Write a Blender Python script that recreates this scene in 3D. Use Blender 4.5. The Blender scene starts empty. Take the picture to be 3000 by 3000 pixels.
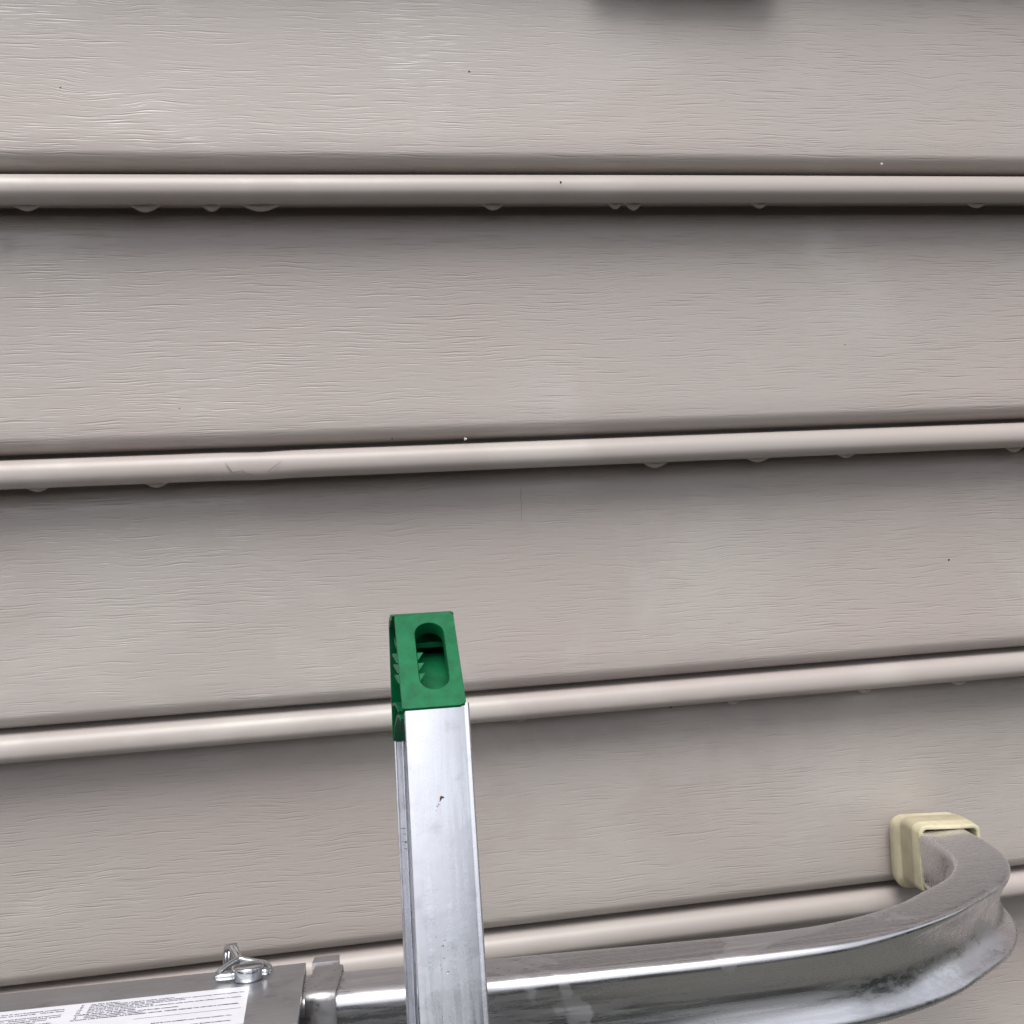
import bpy, bmesh, math, random
from mathutils import Vector, Matrix, noise
R = math.radians
rnd = random.Random(7)
S = bpy.context.scene
C = S.collection

# ------------------------------------------------------------------ camera, world, sun, exposure
yaw, pitch, roll = R(9.337), R(-6.11), R(-1.632)
fw = Vector((math.sin(yaw)*math.cos(pitch), math.cos(yaw)*math.cos(pitch), math.sin(pitch)))
r0 = fw.cross(Vector((0, 0, 1))).normalized(); u0 = r0.cross(fw)
rt = r0*math.cos(roll) + u0*math.sin(roll); up = -r0*math.sin(roll) + u0*math.cos(roll)
cd = bpy.data.cameras.new('camera'); cam = bpy.data.objects.new('camera', cd); C.objects.link(cam)
cam.matrix_world = Matrix(((rt.x, up.x, -fw.x, 0), (rt.y, up.y, -fw.y, 0), (rt.z, up.z, -fw.z, 0), (0, 0, 0, 1)))
cd.sensor_width = 36; cd.sensor_height = 36; cd.sensor_fit = 'HORIZONTAL'; cd.lens = 36.0
cd.clip_start = 0.01; cd.clip_end = 800
S.camera = cam

w = bpy.data.worlds.new('World'); S.world = w; w.use_nodes = True
nt = w.node_tree; nt.nodes.clear()
sky = nt.nodes.new('ShaderNodeTexSky'); sky.sky_type = 'NISHITA'; sky.sun_disc = False
sky.sun_elevation = R(67); sky.sun_rotation = R(200); sky.dust_density = 3.0; sky.air_density = 1.0
hs = nt.nodes.new('ShaderNodeHueSaturation'); hs.inputs['Saturation'].default_value = 0.20
bg = nt.nodes.new('ShaderNodeBackground'); bg.inputs['Strength'].default_value = 0.11
wo = nt.nodes.new('ShaderNodeOutputWorld')
nt.links.new(sky.outputs[0], hs.inputs['Color']); nt.links.new(hs.outputs[0], bg.inputs[0]); nt.links.new(bg.outputs[0], wo.inputs[0])

sd = bpy.data.lights.new('sun', 'SUN'); sun = bpy.data.objects.new('sun', sd); C.objects.link(sun)
sd.energy = 1.5; sd.angle = R(38); sd.color = (1.0, 0.97, 0.93)
el, az = R(67), R(200)
sdir = Vector((math.sin(az)*math.cos(el), math.cos(az)*math.cos(el), math.sin(el)))
sun.rotation_euler = (-sdir).to_track_quat('-Z', 'Y').to_euler()

S.view_settings.view_transform = 'Standard'; S.view_settings.look = 'None'
S.view_settings.exposure = 0.90; S.view_settings.gamma = 1.0
S.view_settings.use_curve_mapping = False

# ------------------------------------------------------------------ helpers
def mesh_obj(name, verts, faces, mat, parent=None, smooth=False, kind=None, sharp=None):
    me = bpy.data.meshes.new(name); me.from_pydata([tuple(v) for v in verts], [], faces); me.update()
    bm = bmesh.new(); bm.from_mesh(me); bmesh.ops.recalc_face_normals(bm, faces=bm.faces); bm.to_mesh(me); bm.free()
    if mat: me.materials.append(mat)
    if smooth:
        for p in me.polygons: p.use_smooth = True
        if sharp: me.set_sharp_from_angle(angle=R(sharp))
    o = bpy.data.objects.new(name, me); C.objects.link(o)
    if parent:
        o.parent = parent; o.matrix_parent_inverse = parent.matrix_world.inverted()
    if kind: o['kind'] = kind
    return o

def empty(name, loc, label, cat):
    o = bpy.data.objects.new(name, None); o.empty_display_size = 0.02; C.objects.link(o)
    o.location = loc; o.matrix_world = Matrix.Translation(loc)
    o['label'] = label; o['category'] = cat
    return o

def loft(rings, closed=True, cap0=True, cap1=True):
    n = len(rings[0]); v = [p for r in rings for p in r]; f = []
    for i in range(len(rings)-1):
        for j in range(n if closed else n-1):
            k = (j+1) % n
            f.append((i*n+j, i*n+k, (i+1)*n+k, (i+1)*n+j))
    if closed and cap0: f.append(tuple(range(n)))
    if closed and cap1: f.append(tuple((len(rings)-1)*n+j for j in range(n)))
    return v, f

def merge(parts):
    V, F = [], []
    for v, f in parts:
        b = len(V); V += list(v); F += [tuple(b+i for i in q) for q in f]
    return V, F

def rrect(wd, ht, rad, seg=5, cx=0, cy=0):
    out = []
    for qx, qy, a0 in ((1, 1, 0), (-1, 1, 90), (-1, -1, 180), (1, -1, 270)):
        for i in range(seg+1):
            a = R(a0 + 90*i/seg)
            out.append((cx + qx*(wd/2-rad) + rad*math.cos(a), cy + qy*(ht/2-rad) + rad*math.sin(a)))
    return out

def tube(path, rad, seg=12):
    """round wire along 3-D points"""
    pts = [Vector(p) for p in path]; rings = []; nrm = None
    for i, p in enumerate(pts):
        t = (pts[min(i+1, len(pts)-1)] - pts[max(i-1, 0)]).normalized()
        if nrm is None:
            nrm = t.orthogonal().normalized()
        nrm = (nrm - t*nrm.dot(t)).normalized(); b = t.cross(nrm)
        rr = (rad[i] if isinstance(rad, (list, tuple)) else rad)/1000      # mm
        rings.append([p + (nrm*math.cos(2*math.pi*k/seg) + b*math.sin(2*math.pi*k/seg))*rr for k in range(seg)])
    return loft(rings)

def spline(pts, n):
    """Catmull-Rom through the points"""
    P = [Vector(p) for p in pts]; P = [P[0]*2-P[1]] + P + [P[-1]*2-P[-2]]; out = []
    for i in range(1, len(P)-2):
        for k in range(n):
            t = k/n; a, b, c, d = P[i-1], P[i], P[i+1], P[i+2]
            out.append(0.5*((2*b) + (c-a)*t + (2*a-5*b+4*c-d)*t*t + (3*b-a-3*c+d)*t**3))
    out.append(P[-2]); return out

# ------------------------------------------------------------------ materials
class N:
    def __init__(s, name):
        s.m = bpy.data.materials.new(name); s.m.use_nodes = True; s.t = s.m.node_tree
        s.b = s.t.nodes['Principled BSDF']; s.tc = s.t.nodes.new('ShaderNodeTexCoord')
    def new(s, k, **kw):
        n = s.t.nodes.new(k)
        for a, v in kw.items(): setattr(n, a, v)
        return n
    def link(s, a, b): s.t.links.new(a, b)
    def noise(s, scale, detail=3, rough=.5, sc=(1, 1, 1), off=(0, 0, 0), dist=0, src=None):
        mp = s.new('ShaderNodeMapping'); mp.inputs['Scale'].default_value = sc; mp.inputs['Location'].default_value = off
        s.link(src or s.tc.outputs['Object'], mp.inputs[0])
        n = s.new('ShaderNodeTexNoise'); n.inputs['Scale'].default_value = scale; n.inputs['Detail'].default_value = detail
        n.inputs['Roughness'].default_value = rough; n.inputs['Distortion'].default_value = dist
        s.link(mp.outputs[0], n.inputs['Vector']); return n.outputs['Fac']
    def ramp(s, src, lo, hi, a=0., b=1.):
        n = s.new('ShaderNodeMapRange'); n.interpolation_type = 'SMOOTHSTEP'
        for i, v in enumerate((lo, hi, a, b)): n.inputs[i+1].default_value = v
        s.link(src, n.inputs[0]); return n.outputs[0]
    def math(s, op, a, b=None, clamp=False):
        n = s.new('ShaderNodeMath', operation=op, use_clamp=clamp)
        for i, x in enumerate((a, b)):
            if x is None: continue
            if isinstance(x, (int, float)): n.inputs[i].default_value = x
            else: s.link(x, n.inputs[i])
        return n.outputs[0]
    def mix(s, f, a, b):
        n = s.new('ShaderNodeMix', data_type='RGBA')
        for i, x in ((0, f), (6, a), (7, b)):
            if isinstance(x, (int, float)): n.inputs[i].default_value = x
            elif isinstance(x, tuple): n.inputs[i].default_value = (*x, 1)
            else: s.link(x, n.inputs[i])
        return n.outputs[2]
    def bump(s, h, dist, strength=1.0, prev=None):
        n = s.new('ShaderNodeBump'); n.inputs['Distance'].default_value = dist; n.inputs['Strength'].default_value = strength
        s.link(h, n.inputs['Height'])
        if prev: s.link(prev, n.inputs['Normal'])
        return n.outputs[0]

def siding_material(grain):
    n = N('vinyl_' + ('grain' if grain else 'bead')); b = n.b
    pinkish, greyish = (.392, .342, .325), (.384, .348, .328)
    if not grain: pinkish, greyish = (.372, .325, .309), (.366, .331, .313)
    hue = n.ramp(n.noise(5, 2, .5, sc=(1, 1, 1.6)), .30, .70)
    col = n.mix(hue, pinkish, greyish)
    film = n.ramp(n.noise(7, 5, .62, sc=(1, 1, 1.3), off=(3, 1, 2), dist=.4), .47, .62)   # wet-looking film patches
    fade = n.ramp(n.noise(2.2, 2, .5, off=(5, 2, 1)), .37, .50)
    film = n.math('MULTIPLY', film, fade)
    col = n.mix(n.math('MULTIPLY', film, .45), col, (.47, .445, .42))  # wet sheen put in as paler colour
    rough = n.ramp(film, 0, 1, .45 if grain else .38, .28 if grain else .32)
    if grain:
        warp = n.noise(14, 3, .6, sc=(1, 1, 1.5), off=(2, 0, 4))
        cmb = n.new('ShaderNodeCombineXYZ'); knot = n.ramp(n.noise(11, 1, .5, sc=(1, 1, 1.6), off=(6, 6, 1)), .64, .78, .008, .013); n.link(n.math('MULTIPLY', warp, knot), cmb.inputs[2])
        add = n.new('ShaderNodeVectorMath', operation='ADD'); n.link(n.tc.outputs['Object'], add.inputs[0]); n.link(cmb.outputs[0], add.inputs[1])
        hs_ = []
        for i, (sx, sz, r_, wt) in enumerate(((17, 480, .37, 1.), (29, 850, .41, .85), (9, 310, .20, 1.), (48, 1400, .43, .6))):
            sc3 = n.new('ShaderNodeVectorMath', operation='MULTIPLY'); sc3.inputs[1].default_value = (sx, 2, sz); n.link(add.outputs[0], sc3.inputs[0])
            of = n.new('ShaderNodeVectorMath', operation='ADD'); of.inputs[1].default_value = (i*13.3, i*3.1, i*7.7); n.link(sc3.outputs[0], of.inputs[0])
            vo = n.new('ShaderNodeTexVoronoi'); vo.feature = 'F1'; vo.inputs['Scale'].default_value = 1; n.link(of.outputs[0], vo.inputs['Vector'])
            g_ = n.ramp(vo.outputs['Distance'], 0, r_, 1, 0)
            msk = n.ramp(n.noise(1, 1, .5, sc=(20, 10, 90), off=(i*5+4, 2, 6+i)), .27, .52)
            hs_.append(n.math('MULTIPLY', n.math('MULTIPLY', g_, msk), wt))
        g = n.math('MAXIMUM', n.math('MAXIMUM', hs_[0], hs_[1]), n.math('MAXIMUM', hs_[2], hs_[3]))
        amt = n.ramp(n.noise(5, 2, .5, off=(9, 9, 9)), .35, .65, .55, 1.)
        g = n.math('MULTIPLY', g, amt)
        soft = n.noise(1, 3, .55, sc=(55, 30, 380), off=(4, 4, 4), src=add.outputs[0])
        h = n.math('SUBTRACT', n.math('MULTIPLY', soft, .5), g)
        col = n.mix(n.math('MULTIPLY', g, .26), col, (.20, .17, .16))      # embossed lines coloured darker than the face
        nb = n.bump(h, .00016)
        n.link(nb, b.inputs['Normal'])
    else:
        h = n.noise(1, 2, .5, sc=(30, 60, 120)); n.link(n.bump(h, .00012), b.inputs['Normal'])
    n.link(col, b.inputs['Base Color']); n.link(rough, b.inputs['Roughness'])
    b.inputs['Specular IOR Level'].default_value = .62 if grain else .42
    return n.m

def metal(name, base, r_lo, r_hi, brush=(400, 8, 8), stain=(.30, .30, .30), stain_amt=.3, bump=.00003, film=.2, sc=60, metallic=1.0, grit=.8, sdet=6):
    n = N(name); b = n.b
    br = n.noise(1, 4, .65, sc=brush)
    blot = n.noise(sc, sdet, .6, off=(3, 7, 1))
    st = n.ramp(blot, .55, .75, 0, stain_amt)
    col = n.mix(st, base, stain)
    col = n.mix(n.ramp(br, .35, .7, 0, .22), col, tuple(c*.7 for c in base))
    flm = n.ramp(n.noise(sc*.35, 4, .55, off=(1, 4, 8), dist=.6), .53, .56)
    rough = n.math('ADD', n.ramp(br, .3, .7, r_lo, r_hi), n.math('MULTIPLY', flm, film))
    n.link(col, b.inputs['Base Color']); n.link(rough, b.inputs['Roughness'])
    b.inputs['Metallic'].default_value = metallic
    hh = n.math('ADD', n.math('MULTIPLY', br, .5), n.math('MULTIPLY', n.noise(sc*1.5, 4, .6), grit))
    n.link(n.bump(hh, bump), b.inputs['Normal'])
    return n.m

def plain(name, col, rough, spec=.5, metallic=0, var=.12, scale=80, bump=.00005, dirt=None, dirt_amt=.0):
    n = N(name); b = n.b
    f = n.noise(scale, 4, .6); c = n.mix(n.ramp(f, .3, .7), tuple(x*(1-var) for x in col), tuple(min(1, x*(1+var)) for x in col))
    if dirt: c = n.mix(n.ramp(n.noise(scale*.6, 6, .7, off=(4, 2, 8)), .52, .72, 0, dirt_amt), c, dirt)
    n.link(c, b.inputs['Base Color']); b.inputs['Roughness'].default_value = rough
    b.inputs['Metallic'].default_value = metallic; b.inputs['Specular IOR Level'].default_value = spec
    if bump: n.link(n.bump(f, bump), b.inputs['Normal'])
    return n.m

M_grain = siding_material(True); M_bead = siding_material(False)
M_tube = metal('aluminium_tube', (.72, .71, .75), .20, .36, brush=(5, 420, 420), stain=(.55, .54, .55), stain_amt=.25, film=.10, sc=42, bump=.000014, grit=.0, sdet=3)
M_sleeve = metal('aluminium_sleeve', (.56, .56, .59), .30, .42, brush=(9, 260, 260), stain=(.25, .25, .27), stain_amt=.5, film=.05, sc=75)
M_collar = metal('scuffed_collar_aluminium', (.50, .49, .50), .36, .52, brush=(60, 60, 60), stain=(.17, .16, .18), stain_amt=.9, film=.0, sc=260, bump=.00012)
M_rail = metal('aluminium_rail', (.83, .84, .90), .20, .36, brush=(420, 60, 7), stain=(.60, .60, .65), stain_amt=.65, film=.05, sc=110, bump=.00006)
M_chrome = plain('zinc_plated_steel', (.58, .60, .62), .16, metallic=1, var=.05, scale=300, bump=.00002)
M_green = plain('green_plastic', (.0016, .112, .040), .42, spec=.16, var=.20, scale=160, bump=.00012, dirt=(.03, .13, .07), dirt_amt=.3)
M_rubber = plain('cream_rubber', (.51, .465, .325), .55, var=.14, scale=60, dirt=(.36, .30, .17), dirt_amt=.55)
M_tan = plain('weathered_tan_rubber', (.39, .345, .24), .6, var=.10, scale=60, dirt=(.33, .27, .16), dirt_amt=.6)
M_paper = plain('label_paper', (.66, .66, .71), .35, var=.03, scale=60, bump=0)
M_ink = plain('label_ink', (.025, .02, .07), .6, var=.05, bump=0)
M_dirt = plain('dark_dirt', (.03, .022, .02), .8, bump=0)
M_pale = plain('pale_speck', (.6, .58, .55), .5, bump=0)
M_red = plain('dried_red_paint', (.075, .010, .010), .6, bump=0)
M_block = plain('vinyl_block', (.33, .29, .27), .45, var=.05)
M_lawn = plain('lawn_grass', (.075, .075, .062), .9, var=.4, scale=1.5, bump=0)
M_leaf = plain('leaf_mass', (.05, .060, .043), .8, var=.5, scale=.8, bump=0)
M_trunk = plain('bark', (.12, .09, .07), .9, bump=0)
n = N('rain_water'); n.b.inputs['Base Color'].default_value = (.95, .95, .95, 1); n.b.inputs['Roughness'].default_value = .02
n.b.inputs['Transmission Weight'].default_value = 1; n.b.inputs['IOR'].default_value = 1.33; M_water = n.m
n = N('siding_toned_drop'); n.b.inputs['Base Color'].default_value = (.33, .285, .265, 1); n.b.inputs['Roughness'].default_value = .15  # opaque drop in the siding colour, a tone darker than the bead
n.b.inputs['Transmission Weight'].default_value = .0; n.b.inputs['IOR'].default_value = 1.33; M_drop = n.m

# ------------------------------------------------------------------ setting: lawn and the wood behind the photographer
GZ = -4.6
mesh_obj('ground', [(-300, -300, GZ), (300, -300, GZ), (300, 300, GZ), (-300, 300, GZ)], [(0, 1, 2, 3)], M_lawn, kind='structure')
def blob(c, rx, rz, seed):
    bm = bmesh.new(); bmesh.ops.create_icosphere(bm, subdivisions=2, radius=1)
    for v in bm.verts:
        d = 1 + .45*noise.noise(v.co*1.7 + Vector((seed*3.1, 0, 0)))
        v.co = Vector((v.co.x*rx*d, v.co.y*rx*d, v.co.z*rz*d)) + Vector(c)
    vs = [v.co.copy() for v in bm.verts]; fs = [tuple(v.index for v in f.verts) for f in bm.faces]; bm.free()
    return vs, fs
bl = []
for i in range(170):
    a = R(rnd.uniform(100, 440)) if i % 4 == 0 else R(rnd.uniform(190, 350))
    d = rnd.uniform(21, 27)
    if math.sin(a)*d > 4: continue
    h = rnd.uniform(1.2, 2.6)
    bl.append(blob((math.cos(a)*d, math.sin(a)*d, GZ + rnd.uniform(.8, 9.0)), rnd.uniform(1.5, 3), h, i))
V, F = merge(bl)
wood = mesh_obj('woodland', V, F, M_leaf, smooth=False, kind='stuff')
wood['label'] = 'green wood edging the lawn far behind the photographer'; wood['category'] = 'woodland'

# ------------------------------------------------------------------ house wall: courses of beaded vinyl siding
D = 0.6466; CH = 0.165; Z1 = 0.14174
wall = empty('house_wall', (0, D, GZ), 'beige pink beaded vinyl siding wall with embossed wood grain filling the picture behind the ladder', 'wall')
xs = sorted(set([round(-1.4 + i*.05, 4) for i in range(60)] + [round(-.32 + i*.01, 4) for i in range(95)]))
def face_profile():
    out = [(-.0290, .1560), (-.0270, .1490), (-.0225, .1460), (-.0186, .1440)]
    for i in range(1, 12):
        t = i/12; out.append((-.0176 + .0188*t - .0016*math.sin(math.pi*t), .1425 - (.1425-.0145)*t))
    out += [(.0014, .0135), (.0014, .0118), (.0009, .0098), (.0000, .0079), (-.0013, .0062), (-.0032, .0047), (-.0056, .0034), (-.0090, .0027), (-.0160, .0026)]
    return out
def bead_profile():
    out = [(-.0164, .0036), (-.0160, .0002), (-.0082, .0001), (-.0066, -.0001)]
    for i in range(0, 19):
        a = R(98 - 178*i/18)
        rz = .0104 if a > 0 else .0068; out.append((-.0030 + .0100*math.cos(a)**.9*1.0 if math.cos(a) > 0 else -.0030 + .0100*math.cos(a), -.0104 + rz*math.sin(a)))
    out += [(-.0050, -.0170), (-.0090, -.0164), (-.0300, -.0150)]
    return out
def wob(x, z, k):
    return (.0011*noise.noise(Vector((x*3.1, k*2.7, z*5))) + .00035*noise.noise(Vector((x*13, k*5.1, z*14))),
            .0005*noise.noise(Vector((x*2.3, k*9.7, 3))))
HANG = {0: (-.0014, .0050), 1: (-.0021, .0024), 2: (-.0029, .0066), 3: (-.0030, .0072)}     # courses hang slightly out of level
def hang(x, k):
    a_, b_ = HANG.get(k, (-.0025, .0055)); return a_ + b_*max(-.35, min(.6, x))
def course(k):
    z0 = Z1 - k*CH
    def sheet(prof, amp):
        rings = []
        for x in xs:
            ring = []
            for o, z in prof:
                wy, wz = wob(x, z*amp, k)
                oo = o + wy*amp; zz = z0 + z + wz + hang(x, k)
                if k == 1 and prof[0][1] < .01:      # old melt mark pinched into the bead
                    g = math.exp(-((x+.050)/.014)**2)
                    oo -= .0016*g*max(0, math.sin((z+.019)/.019*math.pi)); zz -= .0006*g
                ring.append((x, D - oo, zz))
            rings.append(ring)
        return loft(rings, closed=False)
    v, f = sheet(face_profile(), 1.0)
    p = mesh_obj('siding_panel', v, f, M_grain, wall, smooth=True)
    v, f = sheet(bead_profile(), .35)
    b = mesh_obj('bead', v, f, M_bead, p, smooth=True)
    return p, b
panels = {}
for k in range(-6, 13): panels[k] = course(k)

# specks of dirt stuck to the siding (small children of their panel)
def speck(x, z, rad, mat, k, y=D-.0015, stretch=1.0, name='dirt_speck', par=0):
    pts = []
    for i in range(9):
        a = 2*math.pi*i/9; q = rad*(1+.35*math.sin(i*2.3+x*90))
        pts.append((x+math.cos(a)*q*stretch, y, z+math.sin(a)*q))
    V = pts + [(x, y-.0006, z)]; F = [(i, (i+1) % 9, 9) for i in range(9)]
    mesh_obj(name, V, F, mat, panels[k][par])
for x, z, r_, k, y in ((.0874, .2018, .0006, 0, .6470), (-.150, .1874, .0005, 0, .6468), (.3356, .0321, .0004, 1, .6485),
                       (.4153, -.1182, .0008, 2, .6500), (.2135, -.2099, .0008, 3, .6560), (.3585, -.2094, .0009, 3, .6562),
                       (.0312, -.0200, .0005, 1, .6415), (-.0950, .0020, .0004, 1, .6455)):
    speck(x, z, r_, M_dirt, k, y - .0012)
speck(.0774, -.0222, .0009, M_pale, 1, .6440, name='pale_speck')
speck(.3590, .1490, .0009, M_pale, 0, .6440, name='pale_speck')
speck(.1413, .1345, .0009, M_dirt, 0, .6376, stretch=.7, par=1)
# outline of an old dent on the second bead
def on_bead(px, py):
    top_y = 1323 - (px-670)*.047; zz = -(py-top_y)*.000208; q = max(-1, min(1, (zz+.0090)/.0090))
    return Vector((-.0527+(px-745)*.000216, D + .0030 - .0104*math.sqrt(1-q*q) - .00015, Z1-CH+zz+hang(-.05, 1)))
for pts in (((666, 1350), (672, 1362), (684, 1379), (700, 1376), (710, 1372), (722, 1381), (740, 1386)), ((779, 1377), (790, 1369), (800, 1361), (808, 1355), (820, 1344))):
    v, f = tube([on_bead(*p) for p in pts], [.06] + [.20]*(len(pts)-2) + [.06], 6)
    mesh_obj('dent_line', v, f, plain('dent_grey', (.20, .17, .155), .5, bump=0), panels[1][1], smooth=True)
# fine vertical scratch on the third panel
V = []; F = []
for i in range(9):
    z = -.0560 - i*.0026; x = .1140 - .00006*i + .0002*math.sin(i*2)
    y = .6568 - i*.00032 - .0012
    V += [(x-.00018, y, z), (x+.00018, y, z)]
    if i: F.append((2*i-2, 2*i-1, 2*i+1, 2*i))
mesh_obj('scratch', V, F, plain('scratch_grey', (.22, .19, .18), .6, bump=0), panels[2][0])

# water drops hanging from the beads
drops = [(-.1751, 0, .0105), (-.1088, 0, .0105), (-.0705, 0, .0085), (-.0416, 0, .0125), (.1007, 0, .0075), (.180, 0, .006), (.192, 0, .007), (.2776, 0, .0085), (.4336, 0, .0085),
         (-.1809, 1, .0105), (-.1123, 1, .0085), (.2039, 1, .0085), (.2756, 1, .0085), (.3391, 1, .0095), (.4654, 1, .008),
         (.1085, 2, .007), (.2562, 2, .007), (.353, 2, .007), (.4253, 2, .008)]
ordn = ['leftmost', 'second from left', 'third from left', 'fourth from left', 'fifth from left', 'sixth from left', 'seventh from left', 'eighth from left', 'rightmost']
rown = ['topmost', 'second highest', 'third highest']
cnt = {0: 9, 1: 6, 2: 4}; seen = {0: 0, 1: 0, 2: 0}
for x, row, wdt in drops:
    wdt *= rnd.uniform(.85, 1.35); hgt = rnd.uniform(.75, 1.1)
    z0 = Z1 - row*CH - .0168 + hang(x, row); rings = []; nu = 14
    yc = D + (.0062 if row == 0 else .0050 if row == 1 else .0035)
    for i in range(nu+1):
        t = -1 + 2*i/nu; s_ = ((math.cos(t*math.pi)+1)/2)**.6*.97 + .03
        rings.append([(x + t*wdt*.95, yc - .0030*math.cos(a)*(.4+.6*s_), z0 + .0008 - .0048*hgt*s_*max(0, math.sin(a)) + .0008*min(0, math.sin(a))) for a in [2*math.pi*j/12 for j in range(12)]])
    v, f = loft(rings)
    o = mesh_obj('water_drop', v, f, M_drop, smooth=True)
    i = seen[row]; seen[row] += 1
    pos = 'rightmost' if i == cnt[row]-1 else ordn[i]
    o['label'] = f'water drop hanging under the {rown[row]} full siding bead, {pos} on that bead'
    o['category'] = 'water drop'; o['group'] = 'water drops hanging under the siding beads'

# guessed block added out of view to cast soft shade along the top
prof = rrect(.125, .030, .012, 6, cx=.228, cy=.2772)
rings = [[(x, D+.012, z) for x, z in prof], [(x, D+.0010, z) for x, z in prof],
         [(x*.985+.0024, D-.0030, .2762+(z-.2762)*.9) for x, z in prof]]
v, f = loft(rings)
blk = mesh_obj('shade_block', v, f, M_block, smooth=True, sharp=40)
blk['label'] = 'unseen guessed block added above the picture to shade the top of the siding'; blk['category'] = 'mounting block'

# ------------------------------------------------------------------ ladder rail and green end cap
lad = empty('ladder', (.03, .3326, -.25), 'bright aluminium ladder rail standing upright with a green plastic end cap', 'ladder')
axis = Vector((-.0013, -.0414, -.1035)).normalized()            # down the rail
pdir = Vector((0, math.cos(R(21.8)), -math.sin(R(21.8))))        # through the rail towards the wall
xdir = Vector((1, 0, 0))
top = Vector((.0193, .3864, -.1155))
def rail_pt(x, h, s): return top + xdir*x + pdir*h + axis*s
def extrude_section(sec, s0, s1, steps=2):
    return loft([[rail_pt(x/1000, h/1000, s0+(s1-s0)*i/steps) for x, h in sec] for i in range(steps+1)])
front = [(0, .7), (.3, .2), (.9, 0), (22.6, 0), (23.0, .25), (23.5, .3), (24.0, .05), (24.6, .1), (25.1, .6), (25.3, 1.4), (25.1, 2.2), (24.3, 2.6), (2.2, 2.4), (1.9, 3.6), (1.2, 4.2), (.4, 4.0), (0, 3.2)]
back = [(-1.7, 75), (-1.9, 72.6), (-1.7, 71.4), (-1.2, 71.2), (-.8, 71.6), (-.7, 72.6), (1.7, 72.6), (1.9, 71.6), (2.4, 71.2), (2.9, 71.6), (3.1, 72.8), (24, 72.8), (24.4, 73.4), (24.4, 75)]
web = [(14.0, 2.5), (15.6, 2.5), (15.6, 72.7), (14.0, 72.7)]
v, f = extrude_section(front, .0, 1.15); rf = mesh_obj('rail_front_flange', v, f, M_rail, lad, smooth=True, sharp=35)
v, f = extrude_section(back, .0065, 1.15); mesh_obj('rail_back_flange', v, f, M_rail, lad, smooth=True, sharp=35)
v, f = extrude_section(web, .004, 1.15); mesh_obj('rail_web', v, f, M_rail, lad)
# tiny stamped marks on the back flange
V = []; F = []
for s_, x0, x1, th in ((.046, -.5, 1.5, .0003), (.0485, .3, 1.5, .0002), (.0515, -.4, .2, .0002), (.0515, .8, 1.6, .0008), (.0545, .6, 1.5, .0003)):
    b = len(V)
    for xx, ss in ((x0, s_), (x1, s_), (x1, s_+th), (x0, s_+th)): V.append(rail_pt(xx/1000, .0724, ss))
    F.append((b, b+1, b+2, b+3))
mesh_obj('stamped_mark', V, F, plain('stamp_grey', (.12, .12, .15), .5, bump=0), lad)
# red paint chip and its little splashes
V = []; F = []
def fleck(xm, s, a, b_, ang, hh=-.00025):
    b = len(V); pts = []
    for i in range(8):
        t = 2*math.pi*i/8; q = 1 + .3*math.sin(3*t+s*999)
        px, py = a*q*math.cos(t), b_*q*math.sin(t)
        V.append(rail_pt(xm + px*math.cos(ang)-py*math.sin(ang), hh, s + px*math.sin(ang)+py*math.cos(ang)))
    F.append(tuple(range(b, b+8)))
fleck(.0122, .0350, .00045, .0011, .45); fleck(.0130, .0348, .0005, .0003, .1, -.0003); fleck(.0106, .0378, .0003, .0002, 0); fleck(.0112, .0372, .0002, .0003, 0); fleck(.0101, .0392, .0002, .0001, 0)
mesh_obj('red_paint_fleck', V, F, M_red, lad)
# beads of rain on the rail
parts = []
for i in range(26):
    if i < 18: x, s_ = .0105 + rnd.gauss(0, .0011), rnd.uniform(.106, .150)
    elif i < 34: x, s_ = rnd.uniform(.007, .017), rnd.uniform(.082, .098)
    else: x, s_ = rnd.uniform(.003, .022), rnd.uniform(.02, .15)
    r_ = rnd.uniform(.00012, .00042)
    rr = []
    for j in range(4):
        e = j/3*math.pi/2*.98
        rr.append([rail_pt(x + r_*math.cos(e)*math.cos(t), -r_*.30*math.sin(e), s_ + 1.25*r_*math.cos(e)*math.sin(t)) for t in [2*math.pi*q/8 for q in range(8)]])
    parts.append(loft(rr))
V, F = merge(parts); mesh_obj('rain_drops', V, F, M_water, lad, smooth=True, kind='stuff')

# end cap -----------------------------------------------------------
XL, XR = .0181, .0434
A_, B_, C_, D_ = (.3852, -.1162), (.4228, -.0868), (.4462, -.0942), (.4535, -.1500)   # (Y, Z) of the side outline
fd = Vector((0, B_[0]-A_[0], B_[1]-A_[1])); flen = fd.length; fd.normalize()
fn = Vector((0, -fd.z, fd.y))                 # outward normal of the sloping front (towards the camera, up)
if fn.y > 0: fn = -fn
def cp(x, v, d=0.): return Vector((x, A_[0], A_[1])) + fd*v - fn*d   # d = depth inwards
W = XR-XL
def obround(cx, cy, wd, ht, n=16):
    out = []
    for i in range(n+1):
        a = math.pi*i/n; out.append((cx + wd/2*math.cos(a), cy + ht/2-wd/2 + wd/2*math.sin(a)))
    for i in range(n+1):
        a = math.pi + math.pi*i/n; out.append((cx + wd/2*math.cos(a), cy - ht/2+wd/2 + wd/2*math.sin(a)))
    return out
slot = obround(XL+W*.555, flen*.535, W*.46, flen*.70)
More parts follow.
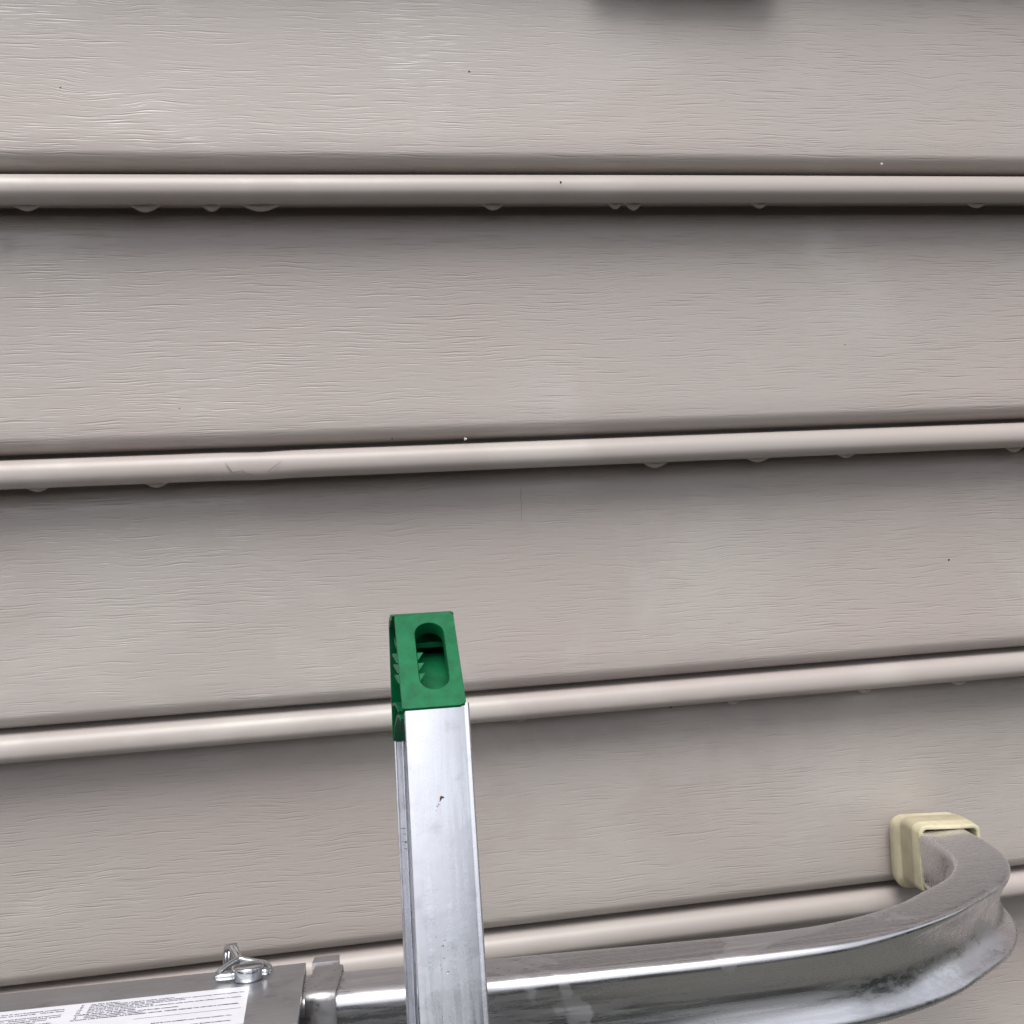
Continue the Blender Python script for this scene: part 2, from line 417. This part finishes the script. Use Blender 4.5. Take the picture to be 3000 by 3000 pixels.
def outer_for(pts):
    cx, cy = XL+W*.555, flen*.535; out = []
    for x, y in pts:
        dx, dy = x-cx, y-cy
        tx = ((XR-cx)/dx if dx > 0 else (XL-cx)/dx) if abs(dx) > 1e-9 else 1e9
        ty = ((flen-cy)/dy if dy > 0 else (0-cy)/dy) if abs(dy) > 1e-9 else 1e9
        t = min(tx, ty); out.append((cx+dx*t, cy+dy*t))
    for corner in ((XL, 0), (XR, 0), (XL, flen), (XR, flen)):
        i = min(range(len(out)), key=lambda q: (out[q][0]-corner[0])**2 + (out[q][1]-corner[1])**2); out[i] = corner
    return out
def rnd_corner(p):
    x, v = p; r_ = .0022
    for cx, cy, sx, sy in ((XR-r_, flen-r_, 1, 1), (XR-r_, r_, 1, -1), (XL+.0012, flen-.0012, -1, 1), (XL+.0012, .0012, -1, -1)):
        rr = r_ if sx > 0 else .0012
        if (x-cx)*sx > 0 and (v-cy)*sy > 0:
            d = math.hypot(x-cx, v-cy)
            if d > rr: return (cx+(x-cx)/d*rr, cy+(v-cy)/d*rr)
    return p
oo = [rnd_corner(p) for p in outer_for(slot)]
rings = [[cp(x, v_, .0022) for x, v_ in oo], [cp(x, v_, .0006) for x, v_ in oo],
         [cp(x*.985+(XL+W/2)*.015, v_*.985+flen*.0075, 0) for x, v_ in oo],
         [cp(x + (x-(XL+W*.555))*.05, v_ + (v_-flen*.535)*.02, 0) for x, v_ in slot],
         [cp(x, v_, .0007) for x, v_ in slot], [cp(x, v_, .0065) for x, v_ in slot],
         [cp(x+(x-(XL+W*.555))*.16, v_+(v_-flen*.535)*.05, .0065) for x, v_ in slot],
         [cp(x+(x-(XL+W*.555))*.16, v_+(v_-flen*.535)*.05, .0022) for x, v_ in slot]]
v, f = loft(rings, cap0=False, cap1=False)
nn = len(slot); f += [(7*nn+j, 7*nn+(j+1) % nn, (j+1) % nn, j) for j in range(nn)]
cap = mesh_obj('end_cap', v, f, M_green, lad, smooth=True, sharp=32)
def slab(yz, x0, x1, name, mat=M_green, bev=.0003):
    v = [(x0(y) if callable(x0) else x0, y, z) for y, z in yz] + [(x1(y, z) if callable(x1) else x1, y, z) for y, z in yz]; m_ = len(yz)
    f = [tuple(range(m_)), tuple(range(m_, 2*m_))] + [(i, (i+1) % m_, m_+(i+1) % m_, m_+i) for i in range(m_)]
    o = mesh_obj(name, v, f, mat, cap)
    if bev:
        b = o.modifiers.new('bevel', 'BEVEL'); b.width = bev; b.segments = 2
    return o
xl = lambda y: XL + (y-.386)/(.4535-.386)*(-.0013)
def off(p, q, d):   # offset a segment sideways
    n_ = Vector((-(q[1]-p[1]), q[0]-p[0])).normalized()*d
    return (p[0]+n_.x, p[1]+n_.y), (q[0]+n_.x, q[1]+n_.y)
Bi = (B_[0]+.0003, B_[1]-.0004)
slab([Bi, (.4340, -.0888), C_, (.4475, -.1005), (.4512, -.1280), D_, (.4515, -.1502), (.4490, -.1280), (.4455, -.1020), (.4440, -.0968), (.4335, -.0912), (.4245, -.0894)], xl, XR, 'cap_shell')
slab([(.3870, -.1158), (.4215, -.0892), (.4440, -.0962), (.4495, -.1280), (.4510, -.1500), (.4180, -.1460), (.3930, -.1260)], XR-.0016, XR-.0002, 'cap_side')
slab([(.4250, -.1000), (.4440, -.1010), (.4440, -.1032), (.4250, -.1022)], XL+.0008, XR-.0016, 'cap_rib')
for i in range(3):       # rack of teeth behind the slot's left edge, tips towards the wall
    vt = .0285 - .0052*i
    p1, p2 = cp(0, vt, .0018), cp(0, vt-.0044, .0018); tp = cp(0, vt-.0024, .0018) + Vector((0, .0240-.0015*i, -.0035))
    slab([(p1.y, p1.z), (tp.y, tp.z), (tp.y-.0002, tp.z-.0010), (p2.y, p2.z)], lambda y: xl(y)+.0001, lambda y, z, zt=p1.z, zb=p2.z: XL+W*(.435-.11*max(0, min(1, (zt-z)/(zt-zb)))), 'cap_tooth', bev=.0002)
slab([(.4300, -.1060), (.4470, -.1075), (.4490, -.1285), (.4060, -.1290), (.4070, -.1210)], XL+W*.30, XR-.0016, 'cap_block')
for y0, z0_, y1, z1_, th in ((.4080, -.1235, .4480, -.1320, .0008), (.3960, -.1230, .4500, -.1490, .0009)):
    a_, b_ = [], []
    for i in range(7):
        t = i/6; y = y0+(y1-y0)*t; z = z0_+(z1_-z0_)*(t**1.8)
        a_.append((y, z)); b_.append((y+.0003, z-th*1.6))
    slab(a_ + b_[::-1], lambda y: xl(y)+.0003, XR-.0016, 'cap_rib', bev=0)

# ------------------------------------------------------------------ stabilizer bar
AL = R(13); nv = Vector((0, math.cos(AL), -math.sin(AL))); mv = Vector((0, math.sin(AL), math.cos(AL)))
O = Vector((0, .42, -.250))
def bp(x, n_, h=0.): return O + Vector((x/1000, 0, 0)) + nv*(n_/1000) + mv*(h/1000)     # mm
stab = empty('ladder_stabilizer', bp(-30, 20, -40), 'square aluminium ladder stabilizer bar curving round to the wall on the right', 'ladder stabilizer')
ctr = [(-420, 54), (-300, 44), (-160, 33), (-60, 25), (-11, 21), (19, 18.5), (57, 14), (100, 10.5), (142, 7.3), (180, 5.6), (215, 6.6), (246, 14.2), (276, 28), (302, 46), (326, 64), (343, 82), (357, 103), (368, 127), (376, 153), (382, 176), (387, 196)]
path = spline([(x, n_, 0) for x, n_ in ctr], 8)
HW = 17.6; HT = 38.5
def rside(wd, ht, rad, seg=6, m=8):
    c = rrect(wd, ht, rad, seg); out = []; q = seg+1
    for k in range(4):
        out += c[k*q:(k+1)*q]; p0_, p1_ = c[(k+1)*q-1], c[((k+1)*q) % (4*q)]
        out += [(p0_[0]+(p1_[0]-p0_[0])*i/m, p0_[1]+(p1_[1]-p0_[1])*i/m) for i in range(1, m)]
    return out
def tube_ring(p, t, bend, grow=0.0, hw=HW, ht=HT, rad=5.6, sag=0.0):
    lat = Vector((-t.y, t.x, 0)).normalized()          # towards the inside of the bend / the wall
    out = []
    for a, b_ in rside(hw*2+2*grow, ht+2*grow, rad+grow*.6):
        hh = b_ - ht/2; fr = b_/(ht/2+grow); k_ = max(0, 1-fr*fr)
        aa = a
        if a < 0: aa += (bend*5.2+sag)*k_*min(1, -a/hw)       # outer wall draws in where the bar is bent
        if a > 0: aa -= bend*5.0*k_*min(1, a/hw)
        out.append(bp(p.x+lat.x*aa, p.y+lat.y*aa, hh))
    return out
rings = []; angs = []
for i, p in enumerate(path):
    t = (path[min(i+1, len(path)-1)] - path[max(i-1, 0)]).normalized()
    bend = max(0, min(1, (p.x-205)/75)) * max(0, min(1, (190-p.y)/70)); bend = bend*bend*(3-2*bend)
    sag = 5.2*max(0, min(1, (p.x-10)/200))**1.2
    rings.append(tube_ring(p, t, bend, sag=sag))
# hollow end: add inner wall at the far end
inner = [[v_ for v_ in tube_ring(path[-1], (path[-1]-path[-2]).normalized(), 0, -2.0)], [v_ for v_ in tube_ring(path[-12], (path[-11]-path[-12]).normalized(), 0, -2.0)]]
v, f = loft(rings + inner, cap0=True, cap1=True)
mesh_obj('bent_tube', v, f, M_tube, stab, smooth=True, sharp=50)

# end bead/hem seen round the sleeve and the collar
def straight_ring(x, n_, hw_, ht_, grow, rad, top_h, skew=.0):
    out = []
    for a, b_ in rrect(hw_*2+2*grow, ht_+2*grow, rad, 6):
        out.append(bp(x + skew*b_, n_+a, top_h - ht_/2 + b_ - grow))
    return out
def cN(x):          # centreline N at X
    for a, b_ in zip(ctr, ctr[1:]):
        if a[0] <= x <= b_[0]: return a[1]+(b_[1]-a[1])*(x-a[0])/(b_[0]-a[0])
# collar: a folded strap round the tube
rings = []
for x, g in ((-24.6, 1.9), (-24.2, 2.2), (-12.0, 2.2), (-11.6, 1.9)):
    rings.append(tube_ring(Vector((x, cN(x), 0)), Vector((1, -.085, 0)), 0, g, rad=2.6))
inn = [tube_ring(Vector((x, cN(x), 0)), Vector((1, -.085, 0)), 0, .3, rad=2.6) for x in (-11.6, -24.6)]
v, f = loft(rings + inn, cap0=False, cap1=False); m_ = len(rings[0])
f += [(5*m_+j, 5*m_+(j+1) % m_, (j+1) % m_, j) for j in range(m_)]
mesh_obj('collar', v, f, M_collar, stab, smooth=True, sharp=45)
p0 = [(3.0+cN(-18)+HW, 2.8), (9.5+cN(-18)+HW, 3.6), (9.7+cN(-18)+HW, 1.6), (3.0+cN(-18)+HW, -1.0)]
v, f = loft([[bp(x+(1.0 if (i == 1 or i == 2) and x < -20 else 0), n_, h) for i, (n_, h) in enumerate(p0)] for x in (-24.4, -11.8)])
mesh_obj('collar_lip', v, f, M_collar, stab)
# wide hollow sleeve on the left
def sl_ring(x, inset=0.0):
    nb = 44.8 - (x+27.3)*.038; w_ = 80.0
    return [bp(x, nb - w_/2 + a, 3.0 - 22.5 + b_) for a, b_ in rrect(w_-2*inset, 45-2*inset, 1.4 if not inset else 1.0, 4)]
rings = [sl_ring(-420), sl_ring(-150), sl_ring(-27.3), sl_ring(-27.25, 2.2), sl_ring(-120, 2.2)]
v, f = loft(rings); mesh_obj('sleeve', v, f, M_sleeve, stab, smooth=True, sharp=30)

# printed label on top of the sleeve
def lp(u, d, h=3.06):     # u to the left of the label's right edge, d below its upper edge (mm)
    x = -50.5 - u + d*.043
    return bp(x, 18.7 + u*.038 - d, h)
lab = mesh_obj('warning_label', [lp(0, 0), lp(150, 0), lp(150, 46), lp(0, 46), lp(.8, .6, 3.12)][:4], [(0, 1, 2, 3)], M_paper, stab)
lines = [("on the ladder.", 66, 3.5, 1.50, 12), ("7.", 70, 3.5, 1.5, 1.6), ("8.", 70, 5.45, 1.5, 1.6), ("9.", 70, 7.4, 1.5, 1.6), ("10.", 70.6, 9.35, 1.5, 2.2), ("11.", 70.6, 11.3, 1.5, 2.2), ("12.", 70.6, 13.2, 1.5, 2.2),
    ("Windy conditions require extra caution.", 66, 5.45, 1.5, 35),
    ("Do not use this stabilizer with any components not supplied or approved by Werner Ladder Co.", 66, 7.4, 1.5, 64.5),
    ("Read and understand all labels on ladder before use.", 66, 9.35, 1.5, 40),
    ("DO NOT use on ladders over 40 ft.", 66, 11.3, 1.5, 27),
    ("Not to be used on extension ladders in conjunction with ladder jacks using planks or stages.", 66, 13.2, 1.5, 63.5),
    ("CARE AND STORAGE:", 70.8, 15.7, 2.0, 25),
    ("1.", 70, 17.6, 1.5, 1.6), ("Always keep stabilizer clean of all foreign materials.", 66, 17.6, 1.5, 38),
    ("2.", 70, 19.5, 1.5, 1.6), ("Never store materials on stabilizer.", 66, 19.5, 1.5, 24),
    ("ALWAYS USE STABILIZER AS DESCRIBED ABOVE.  NEVER MISUSE OR ABUSE A STABILIZER.", 71, 21.6, 1.55, 68),
    ("label is not available see Werner Ladder Co.", 37, 35.0, 1.7, 32), ("for replacement instructions.", 34, 41.0, 1.7, 29),
    ("ladder rungs are in good physical condition.", 113, 5.6, 1.5, 37), ("ladder (feet etc. as required).  Check that", 113, 8.0, 1.5, 37),
    ("ladder to prevent personal presence", 113, 12.4, 1.5, 37), ("of the ladder.  Never extend past", 113, 14.6, 1.5, 37), ("user is aware of possible items", 113, 16.8, 1.5, 32),
    ("edge. Use at proper angles", 113, 19.0, 1.5, 28), ("stabilizer or ladder with tools.", 113, 21.2, 1.5, 35), ("Keep all body within rails", 113, 24.2, 1.5, 30), ("top of the ladder.", 113, 26.6, 1.5, 20)]
dg_objs = []
for txt, u, d, sz, wd in lines:
    cu = bpy.data.curves.new('t', 'FONT'); cu.body = txt; cu.size = sz; cu.resolution_u = 1; cu.offset = .085
    o = bpy.data.objects.new('t', cu); C.objects.link(o); dg_objs.append((o, u, d, sz, wd))
bpy.context.view_layer.update(); dg = bpy.context.evaluated_depsgraph_get()
V, F = [], []
for o, u, d, sz, wd in dg_objs:
    me = o.evaluated_get(dg).to_mesh(); mx = max((q.co.x for q in me.vertices), default=1)
    b = len(V); sc_ = wd/mx
    for q in me.vertices: V.append(lp(u - q.co.x*sc_, d - q.co.y, 3.10))
    F += [tuple(b+i for i in p.vertices) for p in me.polygons]
    o.to_mesh_clear()
for o, *_ in dg_objs:
    cu = o.data; bpy.data.objects.remove(o); bpy.data.curves.remove(cu)
b = len(V); V += [lp(45, 26.9, 3.10), lp(2.0, 26.9, 3.10), lp(2.0, 27.25, 3.10), lp(45, 27.25, 3.10)]; F.append((b, b+1, b+2, b+3))
mesh_obj('printed_text', V, F, M_ink, lab)

# spring pin: chrome button and wire bail
pin = None
cx, cn = -51.8, 28.4
rings = []
for r_, h in ((5.6, 3.0), (6.2, 3.2), (6.55, 3.9), (6.7, 4.4), (6.8, 8.4), (6.5, 9.0), (5.9, 9.3), (3.5, 9.6), (.3, 9.7)):
    rings.append([bp(cx + r_*math.cos(t), cn + r_*math.sin(t), h) for t in [2*math.pi*j/32 for j in range(32)]])
v, f = loft(rings); pin = mesh_obj('pin_button', v, f, M_chrome, stab, smooth=True, sharp=60)
v, f = tube([bp(x, n_, h) for x, n_, h in ((-66.2, 27.2, 5.2), (-65.6, 27.2, 5.6), (-63.5, 27.4, 5.6), (-60, 27.6, 5.5), (-56, 28, 5.5))], [1.2, 1.75, 1.9, 1.9, 1.9]); mesh_obj('bail_pivot', v, f, M_chrome, pin, smooth=True)
v, f = tube([bp(x, n_, h) for x, n_, h in ((-46, 28, 5.5), (-43.6, 28, 5.6), (-42.6, 28, 5.4))], [1.8, 1.8, 1.0]); mesh_obj('bail_pivot', v, f, M_chrome, pin, smooth=True)
wl = spline([bp(x, n_, h) for x, n_, h in ((-64.6, 27.2, 5.0), (-65.4, 29.0, 6.4), (-63.2, 31.5, 7.8), (-60, 35, 8.9), (-57.6, 38.2, 9.6), (-59.4, 44, 11.0), (-61.6, 49.5, 11.9), (-63.6, 52.6, 10.8), (-64.4, 53.6, 7.0), (-64.6, 54.0, 1.0), (-64.6, 54.0, -8))], 6)
v, f = tube(wl, 1.35); mesh_obj('wire_bail', v, f, M_chrome, pin, smooth=True)
wl = spline([bp(x, n_, h) for x, n_, h in ((-43.4, 28.0, 5.0), (-42.6, 30, 6.2), (-44.6, 33.5, 7.4), (-49, 36, 8.0), (-54, 38, 8.8), (-56.6, 39.5, 9.6), (-58.2, 44, 11.2), (-60.2, 49.5, 12.2), (-62.4, 52.9, 11.0), (-63.0, 53.8, 7.0), (-63.2, 54.2, 1.0), (-63.2, 54.2, -8))], 6)
v, f = tube(wl, 1.35); mesh_obj('wire_bail', v, f, M_chrome, pin, smooth=True)
# flat strap that folds over the two wires
st = spline([(-57.6, 39.5, 10.7), (-58.8, 44, 12.0), (-60.8, 49.5, 13.2), (-63.0, 53.3, 12.0), (-63.8, 54.8, 8.0), (-63.9, 55.2, 0.0)], 5)
rings = []
for i, p in enumerate(st):
    hw_ = 1.9 if i > 4 else 1.1+.16*i
    rings.append([bp(p.x-hw_, p.y-.5, p.z-.6), bp(p.x-hw_, p.y+.4, p.z+.2), bp(p.x+hw_, p.y+.4, p.z+.2), bp(p.x+hw_, p.y-.5, p.z-.6)])
v, f = loft(rings); mesh_obj('bail_strap', v, f, M_chrome, pin, smooth=True, sharp=50)

# rubber end pad against the wall
pf = Vector((0.10, math.cos(AL*.75), -math.sin(AL*.75))).normalized()    # out of the cup towards the wall
px_ = Vector((1, -.10, 0)).normalized(); pz_ = px_.cross(pf).normalized()
if pz_.z < 0: pz_ = -pz_
pc = Vector((.3878, .597, -.3100))                                       # centre of the rim
def pad_ring(s_, wd, ht, rad, dx=0, dz=0):
    return [pc + pf*s_/1000 + px_*(a+dx)/1000 + pz_*(b_+dz)/1000 for a, b_ in rrect(wd, ht, rad, 6)]
rings = [pad_ring(28, 36, 36, 3), pad_ring(1.0, 37.2, 38.2, 3), pad_ring(.2, 37.8, 38.8, 3), pad_ring(0, 39, 40, 3.5), pad_ring(0, 42, 43, 4.5), pad_ring(.8, 43, 44, 5),
         pad_ring(10, 43.6, 44.6, 5.5), pad_ring(22, 44.0, 45.0, 6), pad_ring(28, 44.6, 45.5, 6.5, .3, -.8), pad_ring(30, 45.5, 46.5, 7, .6, -1.4), pad_ring(32.5, 48, 47.5, 8, 1.2, -3.4), pad_ring(36, 49.5, 48.5, 8.5, 1.5, -4),
         pad_ring(40, 49.5, 48.5, 8.5, 1.5, -4), pad_ring(44, 48.5, 47.5, 8.5, 1.5, -4), pad_ring(47, 45, 44, 8, 1.5, -4)]
v, f = loft(rings); pad = mesh_obj('rubber_pad', v, f, M_rubber, stab, smooth=True, sharp=60)
pad.data.materials.append(M_tan)
for v_ in pad.data.vertices: v_.co += Vector((1, 0, 1))*.0007*noise.noise(v_.co*55) + Vector((.3, 0, 1))*.0004*noise.noise(v_.co*160)
m_ = len(rings[0])
for p in pad.data.polygons:
    if p.index//m_ in (6, 7) and len(p.vertices) == 4: p.material_index = 1
